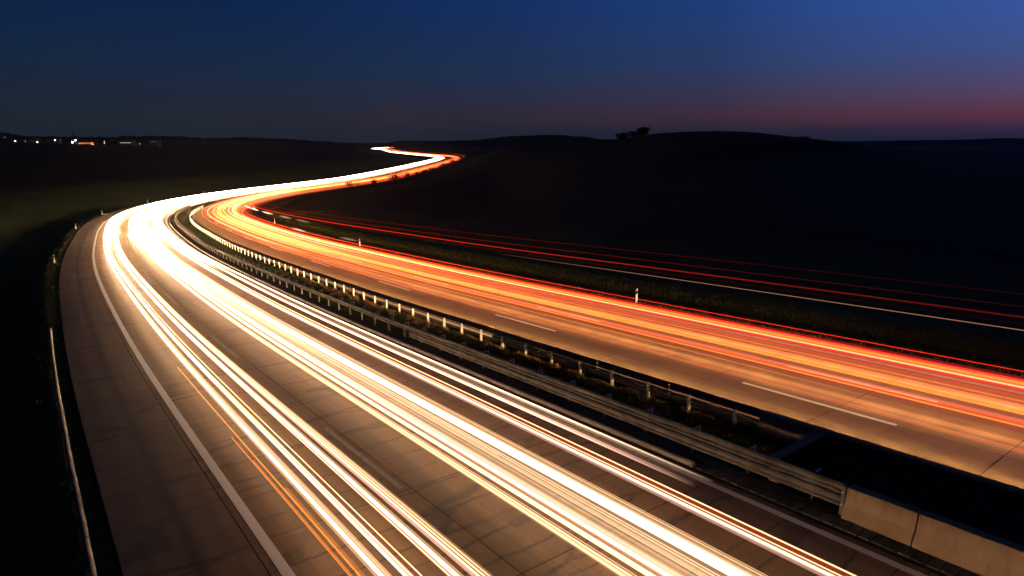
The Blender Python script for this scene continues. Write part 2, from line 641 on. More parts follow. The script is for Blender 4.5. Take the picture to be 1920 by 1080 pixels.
def build_ground():
    # fine sheet carried along the road
    s = np.concatenate([np.arange(-60, 140, 2.0), np.arange(140, 400, 5.0), np.arange(400, S_END - 5, 20.0)])
    o = np.array([-60, -48, -38, -30, -25, -21, -18, -15, -12, -10, -8.5, -7, -5.6, -4.3, -3.6, -3.15, -2.95, 11.9, 12.1, 12.5, 13.2, 13.9, 14.6, 15.2, 15.5, 15.7,
                  27.9, 28.15, 28.5, 29.2, 30, 31, 32, 33, 34.4, 36, 38, 41, 45, 50, 56, 63, 70])
    P = np.stack([road_pt(s, oo) for oo in o], 1)
    Z = ground_z(P[..., 0], P[..., 1])
    inner = (o > -25) & (o < 45)
    # inside the corridor use the exact profile of this cross-section
    P[..., 2] = Z
    m = len(o)
    f = [(i * m + j, i * m + j + 1, (i + 1) * m + j + 1, (i + 1) * m + j) for i in range(len(s) - 1) for j in range(m - 1)]
    gm = mesh('ground', P.reshape(-1, 3), f, smooth=True)
    tv = np.interp(o, [-58, -45, 42, 62], [0, 1, 1, 0])
    ta = gm.attributes.new('turf', 'FLOAT', 'POINT')
    ta.data.foreach_set('value', np.tile(tv, (len(s), 1)).astype(np.float32).ravel())
    g = link('ground', gm, M_GROUND)
    structure(g, 'dark grassy embankment, median and field beside the motorway')
    # the wide land around it
    r = np.concatenate([np.geomspace(12, 2600, 110), [4500, 9000]])
    a = np.radians(np.concatenate([np.arange(-180, -62, 6), np.arange(-62, 62.1, 0.8), np.arange(66, 181, 6)]))
    R, A = np.meshgrid(r, a, indexing='ij')
    X, Y = R * np.sin(A), R * np.cos(A)
    Z = ground_z(X, Y)
    sN, oN = nearest(X, Y)
    oN = oN.reshape(X.shape)
    inside = (oN > -55) & (oN < 64)
    Z = np.where(inside, Z - 2.5, Z)
    Z = np.where(R > 2700, np.minimum(Z, -20), Z)
    V = np.stack([X, Y, Z], -1).reshape(-1, 3)
    m = len(a)
    f = [(i * m + j, (i + 1) * m + j, (i + 1) * m + j + 1, i * m + j + 1) for i in range(len(r) - 1) for j in range(m - 1)]
    k = len(V)
    V = np.vstack([V, [[0, 0, float(Z[0].mean())]]])
    f += [(k, j, j + 1) for j in range(m - 1)]
    g2 = link('field', mesh('field', V, f, smooth=True), M_GROUND)
    structure(g2, 'dark fields rising to the hill on the right and the village on the left')


build_ground()


def build_hill(name, label, pxs, rows, D, thick, seed, bumps):
    """a wooded ridge standing across the view at distance D"""
    px = np.arange(pxs[0] - 30, pxs[-1] + 31, 2.0)
    tan = (268 - np.interp(px, pxs, rows)) / 1222.1
    x = (px - 960) / 1222.1 * D
    crest = CAM_Z + tan * D
    r = np.random.default_rng(seed)
    crest = crest + bumps * (0.5 * fbm(x / 60, x * 0, seed) + r.normal(0, 0.25, len(x)))
    prof = np.array([-1.0, -.8, -.55, -.3, -.12, 0, .15, .4, .7, 1.0])
    hgt = np.array([0.0, .12, .42, .76, .95, 1.0, .95, .72, .3, 0.0])
    base = -60.0
    V = []
    for p, h in zip(prof, hgt):
        V.append(np.stack([x * (1 + p * thick / D), np.full_like(x, D + p * thick), base + (crest - base) * h + (r.normal(0, bumps * 0.12, len(x)) if 0 < h < 1 else 0)], -1))
    V = np.array(V)
    n, m = V.shape[:2]
    f = [(i * m + j, i * m + j + 1, (i + 1) * m + j + 1, (i + 1) * m + j) for i in range(n - 1) for j in range(m - 1)]
    h = link(name, mesh(name, V.reshape(-1, 3), f), M_HILL)
    structure(h, label)


build_hill('hill', 'far wooded ridge behind the village lights', [-700, -200, 0, 30, 75, 150, 240, 300, 350, 400, 470, 560, 640, 700, 760], [255, 246, 243, 249, 256, 258, 257.5, 256, 256.5, 259, 257, 261.5, 266, 271, 282], 2700, 500, 3, 5)
build_hill('hill', 'low wooded ridge beyond the end of the road', [690, 735, 760, 800, 840, 900, 960, 1040, 1090, 1120, 1180, 1260], [277, 267, 264, 264.5, 264, 262, 256, 253.2, 256, 261, 266, 276], 3000, 420, 4, 4)
build_hill('hill', 'pale distant ridge under the pink of the sunset', [1380, 1480, 1540, 1620, 1700, 1780, 1850, 1880, 1920, 2050, 2600], [268, 266, 265, 264.5, 263.2, 262, 259.5, 259.5, 262, 262, 258], 6500, 900, 5, 4)

# ------------------------------------------------------------------ carriageways built from concrete slabs
L_COLS = [-3.04, -0.33, 4.20, 7.62, 11.30]
R_COLS = [15.75, 19.22, 22.50, 26.42, 28.15]
GAP = 0.028


def slab_piece(s0, s1, o0, o1, dz):
    ss = [s0 + GAP / 2, (s0 + s1) / 2, s1 - GAP / 2]
    prof = [(o0 + GAP / 2, -0.12 + dz), (o0 + GAP / 2, dz), (o1 - GAP / 2, dz), (o1 - GAP / 2, -0.12 + dz)]
    return sweep('concrete_slab', ss, prof)


def carriageway(label, cols, s_shift):
    rd = link('road', sweep('road', np.concatenate([np.arange(-55, 260, 3.0), np.arange(260, S_END, 15.0)]), [(cols[0] + .02, -0.16), (cols[-1] - .02, -0.16)]), M_BASE)
    structure(rd, label)
    edges = np.arange(-51.6 + s_shift, 172, 5.2)
    for a, b in zip(edges[:-1], edges[1:]):
        for c0, c1 in zip(cols[:-1], cols[1:]):
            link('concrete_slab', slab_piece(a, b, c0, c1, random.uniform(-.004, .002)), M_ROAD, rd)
    ss = np.concatenate([np.arange(edges[-1] + GAP, 420, 4.0), np.arange(420, S_END - 1, 12.0)])
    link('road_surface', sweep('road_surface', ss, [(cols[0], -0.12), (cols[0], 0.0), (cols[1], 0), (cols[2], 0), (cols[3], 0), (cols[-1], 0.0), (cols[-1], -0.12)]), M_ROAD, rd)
    return rd


road_l = carriageway('left concrete carriageway towards the camera, three lanes and a shoulder', L_COLS, 0.44 + 0.03)
road_r = carriageway('right concrete carriageway away from the camera, three lanes and a narrow shoulder', R_COLS, 1.0)


def marking(name, parent, s0, s1, off, w, step=2.0, z=0.006, mat=None):
    ss = np.linspace(s0, s1, max(2, int((s1 - s0) / step) + 1))
    return link(name, sweep(name, ss, [(off - w / 2, z), (off + w / 2, z)]), mat or M_PAINT, parent)


def long_line(name, parent, off, w):
    marking(name, parent, -50, 420, off, w)
    marking(name, parent, 420, S_END - 3, off, w, 12)


long_line('edge_line', road_l, 0.0, 0.25)
long_line('edge_line', road_l, 10.96, 0.22)
long_line('edge_line', road_r, 15.98, 0.20)
long_line('edge_line', road_r, 26.05, 0.28)
for k in range(-3, 17):
    marking('lane_dash', road_l, 1.05 + 18 * k, 7.05 + 18 * k, 3.96, 0.15, mat=M_DIM_PAINT)
    marking('lane_dash', road_l, 1.05 + 18 * k, 7.05 + 18 * k, 7.45, 0.15, mat=M_DIM_PAINT)
    marking('lane_dash', road_r, -5.9 + 18 * k, 0.1 + 18 * k, 19.30, 0.19)
    marking('lane_dash', road_r, -5.9 + 18 * k, 0.1 + 18 * k, 22.69, 0.19)

# dark strip and kerb between left carriageway and the median rail, stone gutter near the bridge
strip = link('verge_strip', sweep('verge_strip', np.arange(-50, 300, 3.0), [(11.32, -0.05), (12.35, -0.045)]), M_ASPH)
structure(strip, 'dark asphalt strip between the left carriageway and the median rail')
kerb = empty('kerb', road_pt(-3.4, 11.55))
tag(kerb, 'low pale concrete kerb along the dark strip under the median rail', 'kerb')
for a in np.arange(-3.4, 190, 6.0):
    me = sweep('kerb_stone', np.linspace(a + .01, a + 5.99, 4), [(11.48, -0.06), (11.49, 0.09), (11.60, 0.10), (11.64, -0.06)], closed=True)
    k = link('kerb_stone', me, M_KERB, kerb)
    k.matrix_parent_inverse = Matrix.Translation(-Vector(road_pt(-3.4, 11.55)))
gut = structure(empty('gutter', road_pt(-10, 11.8)), 'stone gutter with ribbed cobbles at the foot of the barrier')
gi = Matrix.Translation(-Vector(road_pt(-10, 11.8)))
for a in np.arange(-26.0, -2.6, 0.30):
    d = random.uniform(-.008, .008)
    o0, o1 = 11.50 + d, 11.98 + d
    hh = -0.005 + random.uniform(-.012, .008)
    me = sweep('paving_stone', [a + .022, a + .278], [(o0, -.09), (o0 + .015, hh), (o1 - .03, hh - .012), (o1, -.09)], closed=True)
    g = link('paving_stone', me, M_STONE, gut)
    g.matrix_parent_inverse = gi

# ------------------------------------------------------------------ concrete barrier in the median at the bridge
bar = empty('concrete_barrier', road_pt(-12, 14))
tag(bar, 'flared concrete barrier walls with dark flat top in the median at the near right', 'barrier')
bi = Matrix.Translation(-Vector(road_pt(-12, 14)))


def bpart(name, me, mat):
    o = link(name, me, mat, bar)
    o.matrix_parent_inverse = bi
    return o


BH = 0.76
left_prof = [(12.04, -0.08), (12.05, 0.06), (12.16, 0.30), (12.22, BH - .02), (12.24, BH), (12.52, BH), (12.52, -0.08)]
cuts = [-7.62, -9.30, -13.3, -17.3, -21.3, -26.0]
for a, b in zip(cuts[:-1], cuts[1:]):
    bpart('barrier_panel', sweep('barrier_panel', np.linspace(b + .02, a - .02, 4), left_prof, closed=True), M_WALL)
right_prof = [(15.66, -0.08), (15.64, 0.06), (15.56, 0.30), (15.50, BH - .02), (15.48, BH), (15.24, BH), (15.24, -0.08)]
cuts = [-3.2, -8.0, -12.0, -16.0, -20.0, -26.0]
for a, b in zip(cuts[:-1], cuts[1:]):
    bpart('barrier_panel', sweep('barrier_panel', np.linspace(b + .02, a - .02, 4), right_prof[::-1], closed=True), M_WALL)
bpart('end_wall', sweep('end_wall', [-5.55, -5.25], [(12.60, -.1), (12.60, BH - .05), (15.22, BH - .05), (15.22, -.1)], closed=True), M_WALL)
bpart('barrier_cap', sweep('barrier_cap', [-26, -16, -10, -5.57], [(12.54, .3), (12.54, BH - .07), (15.22, BH - .07), (15.22, .3)], closed=True), M_CAP)

# ------------------------------------------------------------------ steel guard rails
W_PROF = np.array([(0.0, 0.0), (0.035, 0.012), (0.078, 0.055), (0.078, 0.098), (0.012, 0.135), (0.012, 0.175), (0.078, 0.212), (0.078, 0.255), (0.035, 0.298), (0.0, 0.31)])


def beam_profile(off, z0, side):
    """W beam, its face turned to 'side' (-1 = left)"""
    front = [(off + side * p[0], z0 + p[1]) for p in W_PROF]
    back = [(off + side * (p[0] - 0.012), z0 + p[1]) for p in W_PROF[::-1]]
    return front + back


post_me = MB().box((-0.05, -0.055, -0.5), (0.05, -0.048, 0.47)).box((-0.05, 0.048, -0.5), (0.05, 0.055, 0.47)).box((-0.05, -0.048, -0.5), (-0.043, 0.048, 0.47)).me('post')
post_me.materials.append(M_POST)
low_post_me = MB().box((-0.04, -0.045, -0.5), (0.04, -0.039, 0.64)).box((-0.04, 0.039, -0.5), (0.04, 0.045, 0.64)).box((-0.04, -0.039, -0.5), (-0.034, 0.039, 0.64)).me('post')
low_post_me.materials.append(M_STEEL)
brk_me = MB().box((-0.035, 0.056, 0.50), (0.035, 0.30, 0.56)).box((-0.035, 0.056, 0.66), (0.035, 0.30, 0.70)).box((-0.035, 0.285, 0.44), (0.035, 0.30, 0.72)).me('bracket')
brk_me.materials.append(M_POST)
bolt_me = MB().prism([(0, -0.001, 0), (0, -0.02, 0)], 0.022, 6).me('bolt')
bolt_me.materials.append(M_POST)


def guard_rail(label, off, side, s0, s1, double_from=None, double_to=None, post_back=0.18, arms=False, pm=None):
    base = Vector(road_pt((s0 + s1) / 2, off))
    g = empty('guard_rail', base)
    tag(g, label, 'guard rail', 'steel guard rails along the motorway')
    inv = Matrix.Translation(-base)
    for a in np.arange(s0, s1 - .1, 4.0):
        b = min(a + 4.0, s1)
        ss = np.linspace(a + .012, b - .012, 5)
        jit = random.uniform(-.012, .012)
        o = link('beam', sweep('beam', ss, beam_profile(off + jit * .5, 0.44 + jit, side), closed=True), M_STEEL, g)
        o.matrix_parent_inverse = inv
        if double_from is not None and a >= double_from and a < double_to:
            o = link('beam', sweep('beam', ss, beam_profile(off + jit * .3, 0.09 - jit, side), closed=True), M_STEEL, g)
            o.matrix_parent_inverse = inv
    for a in np.arange(s0 + 1.0, s1, 2.0):
        p = link('post', pm or post_me, None, g)
        p.matrix_parent_inverse = inv
        p.location = road_pt(a, off - side * post_back)
        # local +Y of the post points to the face of the beam
        p.rotation_euler = (0, 0, heading(a) + (math.pi / 2 if side < 0 else -math.pi / 2) - math.pi / 2)
        if arms:
            k = link('bracket', brk_me, None, p)
            k.rotation_euler = (0, 0, math.pi)
            k.location = (0, 0, 0.0)
    return g


guard_rail('steel guard rail on the left edge of the median, facing the white trails', 12.38, -1, -7.6, 172.4, -7.7, 14.0, arms=True, pm=low_post_me)
guard_rail('steel guard rail on the right edge of the median, seen dark from behind', 15.42, 1, -3.2, 172.8, -3.3, 12.0, post_back=0.04)
guard_rail('steel guard rail on the far left verge, a thin bright edge in the dark', -3.62, 1, -49.5, 30.5, post_back=0.06, pm=low_post_me)

# end cover of the left median rail next to the barrier
cov = MB()
ec = empty('rail_end_cover', road_pt(-7.55, 12.30), heading(-7.55))
tag(ec, 'upright steel end plate where the left median rail meets the concrete barrier', 'end plate')
link('plate', MB().box((-.06, -.03, -.05), (.05, .10, .76)).me('plate'), M_STEEL, ec)
for zz in (0.26, 0.60):
    b = link('bolt', bolt_me, None, ec)
    b.location = (0.0, 0.135, zz)

# ------------------------------------------------------------------ delineator posts
body_me = mesh('post_body', [(-.06, -.045, 0), (.06, -.045, 0), (.06, .045, 0), (-.06, .045, 0), (-.055, -.04, .98), (.055, -.04, .90), (.055, .04, .90), (-.055, .04, .98)],
               [(0, 3, 2, 1), (4, 5, 6, 7), (0, 1, 5, 4), (1, 2, 6, 5), (2, 3, 7, 6), (3, 0, 4, 7)])
body_me.materials.append(M_WHITEP)
band_me = mesh('black_band', [(-.062, -.047, .68), (.062, -.047, .60), (.062, .047, .60), (-.062, .047, .68), (-.060, -.045, .88), (.060, -.045, .80), (.060, .045, .80), (-.060, .045, .88)],
               [(0, 3, 2, 1), (4, 5, 6, 7), (0, 1, 5, 4), (1, 2, 6, 5), (2, 3, 7, 6), (3, 0, 4, 7)])
band_me.materials.append(M_BLACKP)
refl_me = MB().box((-.02, -.053, .66), (.02, -.0475, .82)).me('reflector')
refl_me.materials.append(M_REFL)


def delineator(s, off, label):
    p = road_pt(s, off)
    p[2] += -0.08
    d = empty('delineator_post', p, heading(s) + math.pi / 2)
    tag(d, label, 'marker post', 'delineator posts along the motorway')
    link('post_body', body_me, None, d)
    link('black_band', band_me, None, d)
    r = link('reflector', refl_me, None, d)
    return d


for s, t in ((14.64, 'white marker post on the right verge, nearest the camera'), (64.26, 'white marker post on the right verge, second from the camera'),
             (113.9, 'white marker post on the right verge near the bend, third from the camera'), (160.0, 'white marker post on the right verge at the dark bank in the bend')):
    delineator(s, 28.55, t)
for s, t in ((74.6, 'white marker post on the left verge, nearest the camera'), (127.5, 'white marker post on the left verge, second from the camera'),
             (159.6, 'white marker post on the left verge, third from the camera'), (190.0, 'white marker post on the left verge where the bend whites out'), (222.0, 'white marker post on the left verge, last before the far leg')):
    delineator(s, -3.75, t)

# ------------------------------------------------------------------ grass
def grass(name, label, regions, mats, seed):
    r = np.random.default_rng(seed)
    V, F, MI = [], [], []
    n0 = 0
    for (cnt, s0, s1, o0, o1, hmin, hmax, w, mi, clump) in regions:
        s = s0 + (s1 - s0) * r.random(cnt) ** 1.6
        o = r.uniform(o0, o1, cnt)
        if clump:
            cs = s0 + (s1 - s0) * r.random(clump) ** 1.5
            co = r.uniform(o0, o1, clump)
            idx = r.integers(0, clump, cnt)
            s = cs[idx] + r.normal(0, .10, cnt)
            o = np.clip(co[idx] + r.normal(0, .10, cnt), o0 - .05, o1 + .05)
        P = road_pt(s, o)
        P[:, 2] = ground_z(P[:, 0], P[:, 1]) - 0.02
        h = r.uniform(hmin, hmax, cnt)
        t = r.uniform(0, 2 * math.pi, cnt)
        ww = w * r.uniform(.6, 1.4, cnt) * (1 + s.clip(0) / 140)
        lean = r.uniform(.1, .7, cnt) * h
        t2 = r.uniform(0, 2 * math.pi, cnt)
        A = P + np.stack([np.cos(t) * ww, np.sin(t) * ww, 0 * t], -1)
        B = P - np.stack([np.cos(t) * ww, np.sin(t) * ww, 0 * t], -1)
        Mi = P + np.stack([np.cos(t2) * lean * .4, np.sin(t2) * lean * .4, h * .6], -1)
        C = P + np.stack([np.cos(t2) * lean, np.sin(t2) * lean, h], -1)
        w2 = np.stack([np.cos(t) * ww * .7, np.sin(t) * ww * .7, 0 * t], -1)
        vv = np.stack([A, B, Mi - w2, Mi + w2, C], 1).reshape(-1, 3)
        k = np.arange(cnt)[:, None] * 5 + n0
        F += (k + np.array([[0, 1, 2, 3]])).tolist()
        F += (k + np.array([[3, 2, 4]])).tolist()
        MI += [mi] * (2 * cnt)
        V.append(vv)
        n0 += 5 * cnt
    me = mesh(name, np.vstack(V), F)
    for m in mats:
        me.materials.append(m)
    me.polygons.foreach_set('material_index', MI)
    o = link(name, me)
    o['kind'] = 'stuff'
    o['label'] = label
    return o


grass('grass', 'tufts of grass along the left edge of the shoulder', [(6500, -14, 60, -3.9, -3.0, .04, .16, .007, 0, 900), (3500, 40, 190, -4.6, -3.0, .06, .22, .008, 0, 500), (3500, -10, 80, -8, -4.2, .06, .22, .009, 0, 400)], [M_GRASS, M_DRY], 1)
grass('grass', 'green and dry brown grass growing in the median', [(4500, -5, 120, 12.6, 15.3, .04, .12, .006, 0, 1400), (13000, -4.8, 45, 14.4, 15.35, .08, .28, .007, 1, 420), (3000, -4.8, 60, 14.3, 15.35, .08, .22, .007, 0, 200)], [M_GRASS, M_DRY], 2)
grass('grass', 'rough grass on the right verge beyond the red trails', [(26000, -12, 110, 28.3, 33.0, .05, .20, .007, 0, 0), (12000, -12, 90, 28.4, 31, .06, .26, .007, 1, 1500), (30000, -12, 150, 31, 48, .06, .26, .010, 0, 0)], [M_GRASS, M_DRY], 3)

# ------------------------------------------------------------------ light trails
def tube(name, path, r, rad, n=6):
    """path (k,3), radius array, radiance (k,3) stored per vertex"""
    k = len(path)
    T = np.gradient(path, axis=0)
    T /= np.linalg.norm(T, axis=1)[:, None]
    side = np.cross(T, [0, 0, 1.0])
    side /= np.linalg.norm(side, axis=1)[:, None]
    up = np.cross(side, T)
    a = np.arange(n) * 2 * math.pi / n + .3
    V = path[:, None] + (np.cos(a)[None, :, None] * side[:, None] + np.sin(a)[None, :, None] * up[:, None]) * np.asarray(r)[:, None, None]
    f = [(i * n + j, i * n + (j + 1) % n, (i + 1) * n + (j + 1) % n, (i + 1) * n + j) for i in range(k - 1) for j in range(n)]
    f.append(tuple(range(n))[::-1])
    f.append(tuple((k - 1) * n + j for j in range(n)))
    me = mesh(name, V.reshape(-1, 3), f, smooth=True)
    at = me.attributes.new('radiance', 'FLOAT_COLOR', 'POINT')
    c = np.ones((k, n, 4), np.float32)
    c[..., :3] = np.asarray(rad)[:, None, :]
    at.data.foreach_set('color', c.ravel())
    me.materials.append(M_TRAIL)
    return me


def s_samples(s0, s1):
    full = np.concatenate([np.arange(-50, 260, 3.0), np.arange(260, 1000, 10.0), np.arange(1000, S_END - 1, 25.0)])
    full = full[(full > s0 + .5) & (full < s1 - .5)]
    return np.concatenate([[s0], full, [s1]])


W_GAIN = ([-50, 0, 10, 25, 50, 90, 140, 200, 300, 2000], [1.1, 1.25, 1.5, 2.2, 3.8, 6.6, 9.5, 9.5, 5.0, 2.2])
R_GAIN = ([-50, 0, 15, 40, 80, 120, 170, 250, 2000], [0.8, 0.9, 1.05, 2.1, 4.6, 7.4, 8.0, 3.4, 1.6])
H_GAIN = ([-50, -6, 5, 30, 70, 120, 180, 190, 2000], [.05, .07, .15, .42, .9, 1.3, 1.4, 1.1, .8])

WHITE = (1.0, 0.65, 0.39)
TAN = (1.0, 0.57, 0.28)
PINK = (1.0, 0.50, 0.38)
AMBER = (1.0, 0.24, 0.015)
RED = (1.0, 0.022, 0.006)
SALMON = (1.0, 0.105, 0.030)
ORANGE = (1.0, 0.175, 0.008)


def streak_mesh(off, h, r, col, gain, s0=-48.0, s1=None, curve=W_GAIN, drift=0.0):
    s1 = S_END - 4 if s1 is None else s1
    ss = s_samples(s0, s1)
    w = 0.03 * np.sin(ss / 37 + off * 5) + 0.02 * np.sin(ss / 13 + off * 3)
    d = off + drift * np.clip((30 - ss) / 40, 0, 1) + w
    P = np.stack([road_pt([a], b, h)[0] for a, b in zip(ss, d)])
    g = np.interp(ss, *curve) * gain
    if -20 < s0 < 5:
        g = g * np.clip((ss - s0) / 7.0, 0.0, 1)
    if s0 > 30:
        g = g * np.clip((ss - s0) / 22.0, 0.0, 1) ** 1.5
    return tube('streak', P, np.full(len(ss), r), g[:, None] * np.array(col)[None])


def trail(name, label, streaks, curve, cat='light trail', group=None):
    base = Vector(road_pt(0, streaks[0][0]))
    if len(streaks) == 1:
        o = link(name, streak_mesh(*streaks[0][:5], *streaks[0][5:], curve=curve))
        return tag(o, label, cat, group)
    e = empty(name, (0, 0, 0))
    tag(e, label, cat, group)
    for st in streaks:
        link('streak', streak_mesh(*st[:5], *st[5:], curve=curve), None, e)
    return e


GW = 'white headlight trails on the left carriageway'
H = 0.65
trail('headlight_trail', 'thick white headlight trail nearest the solid shoulder line', [(1.28, H, 0.038, WHITE, 2.42), (1.28, H, 0.109, TAN, 0.220), (1.37, H + .03, .03, TAN, .25), (1.46, H - .05, .014, TAN, .25)], W_GAIN, group=GW)
trail('headlight_trail', 'soft grey white headlight trail second from the shoulder line', [(1.70, H, 0.057, WHITE, 0.38), (1.66, H, 0.028, WHITE, 1.40), (1.77, H + .02, .02, PINK, .6), (1.94, H + .02, .014, TAN, .9)], W_GAIN, group=GW)
trail('headlight_trail', 'thick white headlight trail third from the shoulder line', [(2.50, H, 0.038, WHITE, 2.42), (2.50, H, 0.109, TAN, 0.220), (2.40, H, .02, PINK, .6)], W_GAIN, group=GW)
trail('headlight_trail', 'soft tan headlight trail of fine lines left of the first lane dashes', [(2.90, H, .14, TAN, .12), (2.82, H, 0.022, WHITE, 1.10), (2.90, H + .02, .018, TAN, .8), (2.98, H + .03, .016, TAN, .5), (2.74, H, .03, PINK, .25)], W_GAIN, group=GW)
trail('headlight_trail', 'double tan headlight trail just right of the first lane dashes', [(5.18, H, 0.026, WHITE, .5), (5.30, H, 0.022, WHITE, .6), (5.23, H, .010, TAN, .7), (5.40, H, .008, TAN, .5), (5.24, H, .11, TAN, .10)], W_GAIN, group=GW)
trail('headlight_trail', 'yellowish headlight trail beside a thin dark gap in the middle lane', [(5.66, H, 0.042, WHITE, 0.70), (5.74, H, .025, TAN, .8), (5.60, H, .02, TAN, .5)], W_GAIN, group=GW)
trail('headlight_trail', 'bright white headlight trail with pink edge in the middle lane', [(5.98, H, 0.043, WHITE, 1.54), (5.98, H, 0.123, TAN, 0.140), (6.12, H, .06, PINK, .30), (5.88, H, .012, RED, .2), (6.22, H + .03, .10, TAN, .14)], W_GAIN, group=GW)
trail('headlight_trail', 'faint tan headlight trail between the two brightest middle trails', [(6.50, H, .17, (1.0, .74, .48), .085), (6.10, H - .02, .13, (1.0, .74, .48), .09), (6.58, H, .12, TAN, .10), (6.62, H, .008, TAN, .6), (6.44, H, .008, TAN, .5), (6.71, H, 0.010, WHITE, .4), (6.50, H, .03, TAN, .16)], W_GAIN, group=GW)
trail('headlight_trail', 'broadest white headlight trail at the right of the middle lane', [(6.95, H, 0.046, WHITE, 1.32), (6.95, H, 0.131, TAN, 0.120), (7.14, H, 0.043, WHITE, 2.20), (7.14, H, 0.123, TAN, 0.200), (7.05, H + .03, .02, TAN, .3), (7.34, H + .02, .10, TAN, .16), (7.24, H, .02, TAN, .8), (7.44, H, .008, TAN, .5), (7.52, H, .006, TAN, .4)], W_GAIN, group=GW)
trail('headlight_trail', 'white headlight trail with purple lower edge in the lane beside the median', [(8.55, H, 0.026, WHITE, 1.65), (8.55, H, 0.065, TAN, 0.150), (8.46, H, .06, PINK, .16)], W_GAIN, group=GW)
trail('headlight_trail', 'fine tan double headlight trail right of the purple edged one', [(8.84, H + .02, .018, TAN, .9), (8.74, H + .01, .05, SALMON, .10), (8.68, H, .014, TAN, .8)], W_GAIN, group=GW)
trail('headlight_trail', 'pale pink headlight trail ending short of the camera beside the median', [(9.55, H, .06, PINK, .55, -5.0), (9.66, H, .10, TAN, .10, -5.0), (9.48, H, 0.020, WHITE, 0.50, -5.0)], W_GAIN, group=GW)
trail('headlight_trail', 'thin golden headlight trail closest to the median rail', [(10.08, H, 0.026, WHITE, 1.20, -5.2), (10.00, H, .05, TAN, .18, -5.2)], W_GAIN, group=GW)
trail('headlight_trail', 'white headlight trail starting at the bend beside the median', [(9.20, H, 0.035, WHITE, 1.76, 46.0), (9.20, H, 0.102, TAN, 0.160, 46.0), (9.85, H, 0.030, WHITE, 1.65, 44.0), (9.85, H, 0.072, TAN, 0.150, 44.0)], W_GAIN, group=GW)
trail('headlight_trail', 'wide white headlight trail of the far middle lane, merging in the bend', [(4.75, H, 0.046, WHITE, 1.10, 70.0), (4.75, H, 0.131, TAN, 0.100, 70.0), (5.45, H, 0.051, WHITE, 1.32, 48.0), (5.45, H, 0.145, TAN, 0.120, 48.0), (6.35, H, 0.061, WHITE, 1.32, 40.0), (6.35, H, 0.174, TAN, 0.120, 40.0), (7.6, H, 0.064, WHITE, 0.90, 62.0)], W_GAIN, group=GW)
GA = 'amber indicator trails beside the shoulder'
trail('indicator_trail', 'longer amber indicator trail between shoulder line and first white trail', [(0.93, H, .016, AMBER, .55, -48.0, 16.8), (0.98, H, .05, AMBER, .12, -48.0, 2.0)], W_GAIN, group=GA)
trail('indicator_trail', 'shorter amber indicator trail left of the longer one', [(0.74, H, .014, AMBER, .40, -48.0, 6.7), (0.79, H, .010, AMBER, .35, -48.0, 4.4)], W_GAIN, group=GA)

GR = 'red and orange tail light trails on the right carriageway'
HR = 0.85
trail('taillight_trail', 'deep red tail light trail over the grass edge of the right verge', [(26.15, HR, 0.016, RED, 0.660)], R_GAIN, group=GR)
trail('taillight_trail', 'bright red tail light trail along the outer edge of the right shoulder', [(24.85, HR, 0.041, RED, 1.020), (25.1, HR, 0.080, RED, 0.150), (24.7, HR, 0.022, SALMON, 0.340)], R_GAIN, group=GR)
trail('taillight_trail', 'broad orange tail light trail just inside the red outer edge', [(24.25, HR, 0.109, ORANGE, 0.452), (24.45, HR, 0.043, ORANGE, 0.510), (23.95, HR, .030, (1.0, .46, .22), .55), (24.02, HR, .014, (1.0, .62, .40), .35), (23.6, HR, 0.064, SALMON, 0.068)], R_GAIN, group=GR)
trail('taillight_trail', 'dull red orange tail light trail below the right edge line', [(22.60, HR, 0.096, SALMON, 0.106), (22.95, HR, 0.058, SALMON, 0.114), (22.40, HR, 0.014, ORANGE, 0.364)], R_GAIN, group=GR)
trail('taillight_trail', 'pink and orange tail light trail in the outer lane', [(21.78, HR, 0.026, SALMON, 0.377), (21.62, HR, 0.014, PINK, 0.171), (21.95, HR, 0.029, SALMON, 0.151)], R_GAIN, group=GR)
trail('taillight_trail', 'broad amber tail light trail in the outer lane beside the dashes', [(21.30, HR, 0.102, ORANGE, 0.364), (21.12, HR, 0.036, ORANGE, 0.327), (21.46, HR, 0.014, AMBER, 0.475)], R_GAIN, group=GR)
trail('taillight_trail', 'broad salmon tail light trail in the middle lane', [(20.12, HR, 0.083, SALMON, 0.283), (20.30, HR, 0.043, SALMON, 0.189), (20.45, HR, 0.022, PINK, 0.114)], R_GAIN, group=GR)
trail('taillight_trail', 'thin bright orange tail light trail under the salmon one', [(19.86, HR, 0.018, AMBER, 0.712)], R_GAIN, group=GR)
trail('taillight_trail', 'thinnest orange tail light trail across the brown middle lane', [(19.10, HR, 0.010, AMBER, 0.475, -7.2), (19.5, HR, 0.064, SALMON, 0.040)], R_GAIN, group=GR)
trail('taillight_trail', 'soft red tail light trail above the nearest lane dashes', [(18.36, HR, 0.050, SALMON, 0.076), (18.55, HR, 0.022, SALMON, 0.114)], R_GAIN, group=GR)
trail('taillight_trail', 'soft red tail light trail on the nearest lane dashes beside the median', [(17.72, HR, 0.050, SALMON, 0.106), (17.86, HR, 0.018, SALMON, 0.132)], R_GAIN, group=GR)
trail('taillight_trail', 'golden tail light trails brightening only in the far bend', [(18.9, HR, 0.045, TAN, 0.189, 50.0, 235.0), (20.8, HR, 0.054, TAN, 0.210, 35.0, 235.0), (22.1, HR, 0.045, TAN, 0.210, 45.0, 235.0), (23.2, HR, 0.054, TAN, 0.210, 32.0, 235.0)], R_GAIN, group=GR)

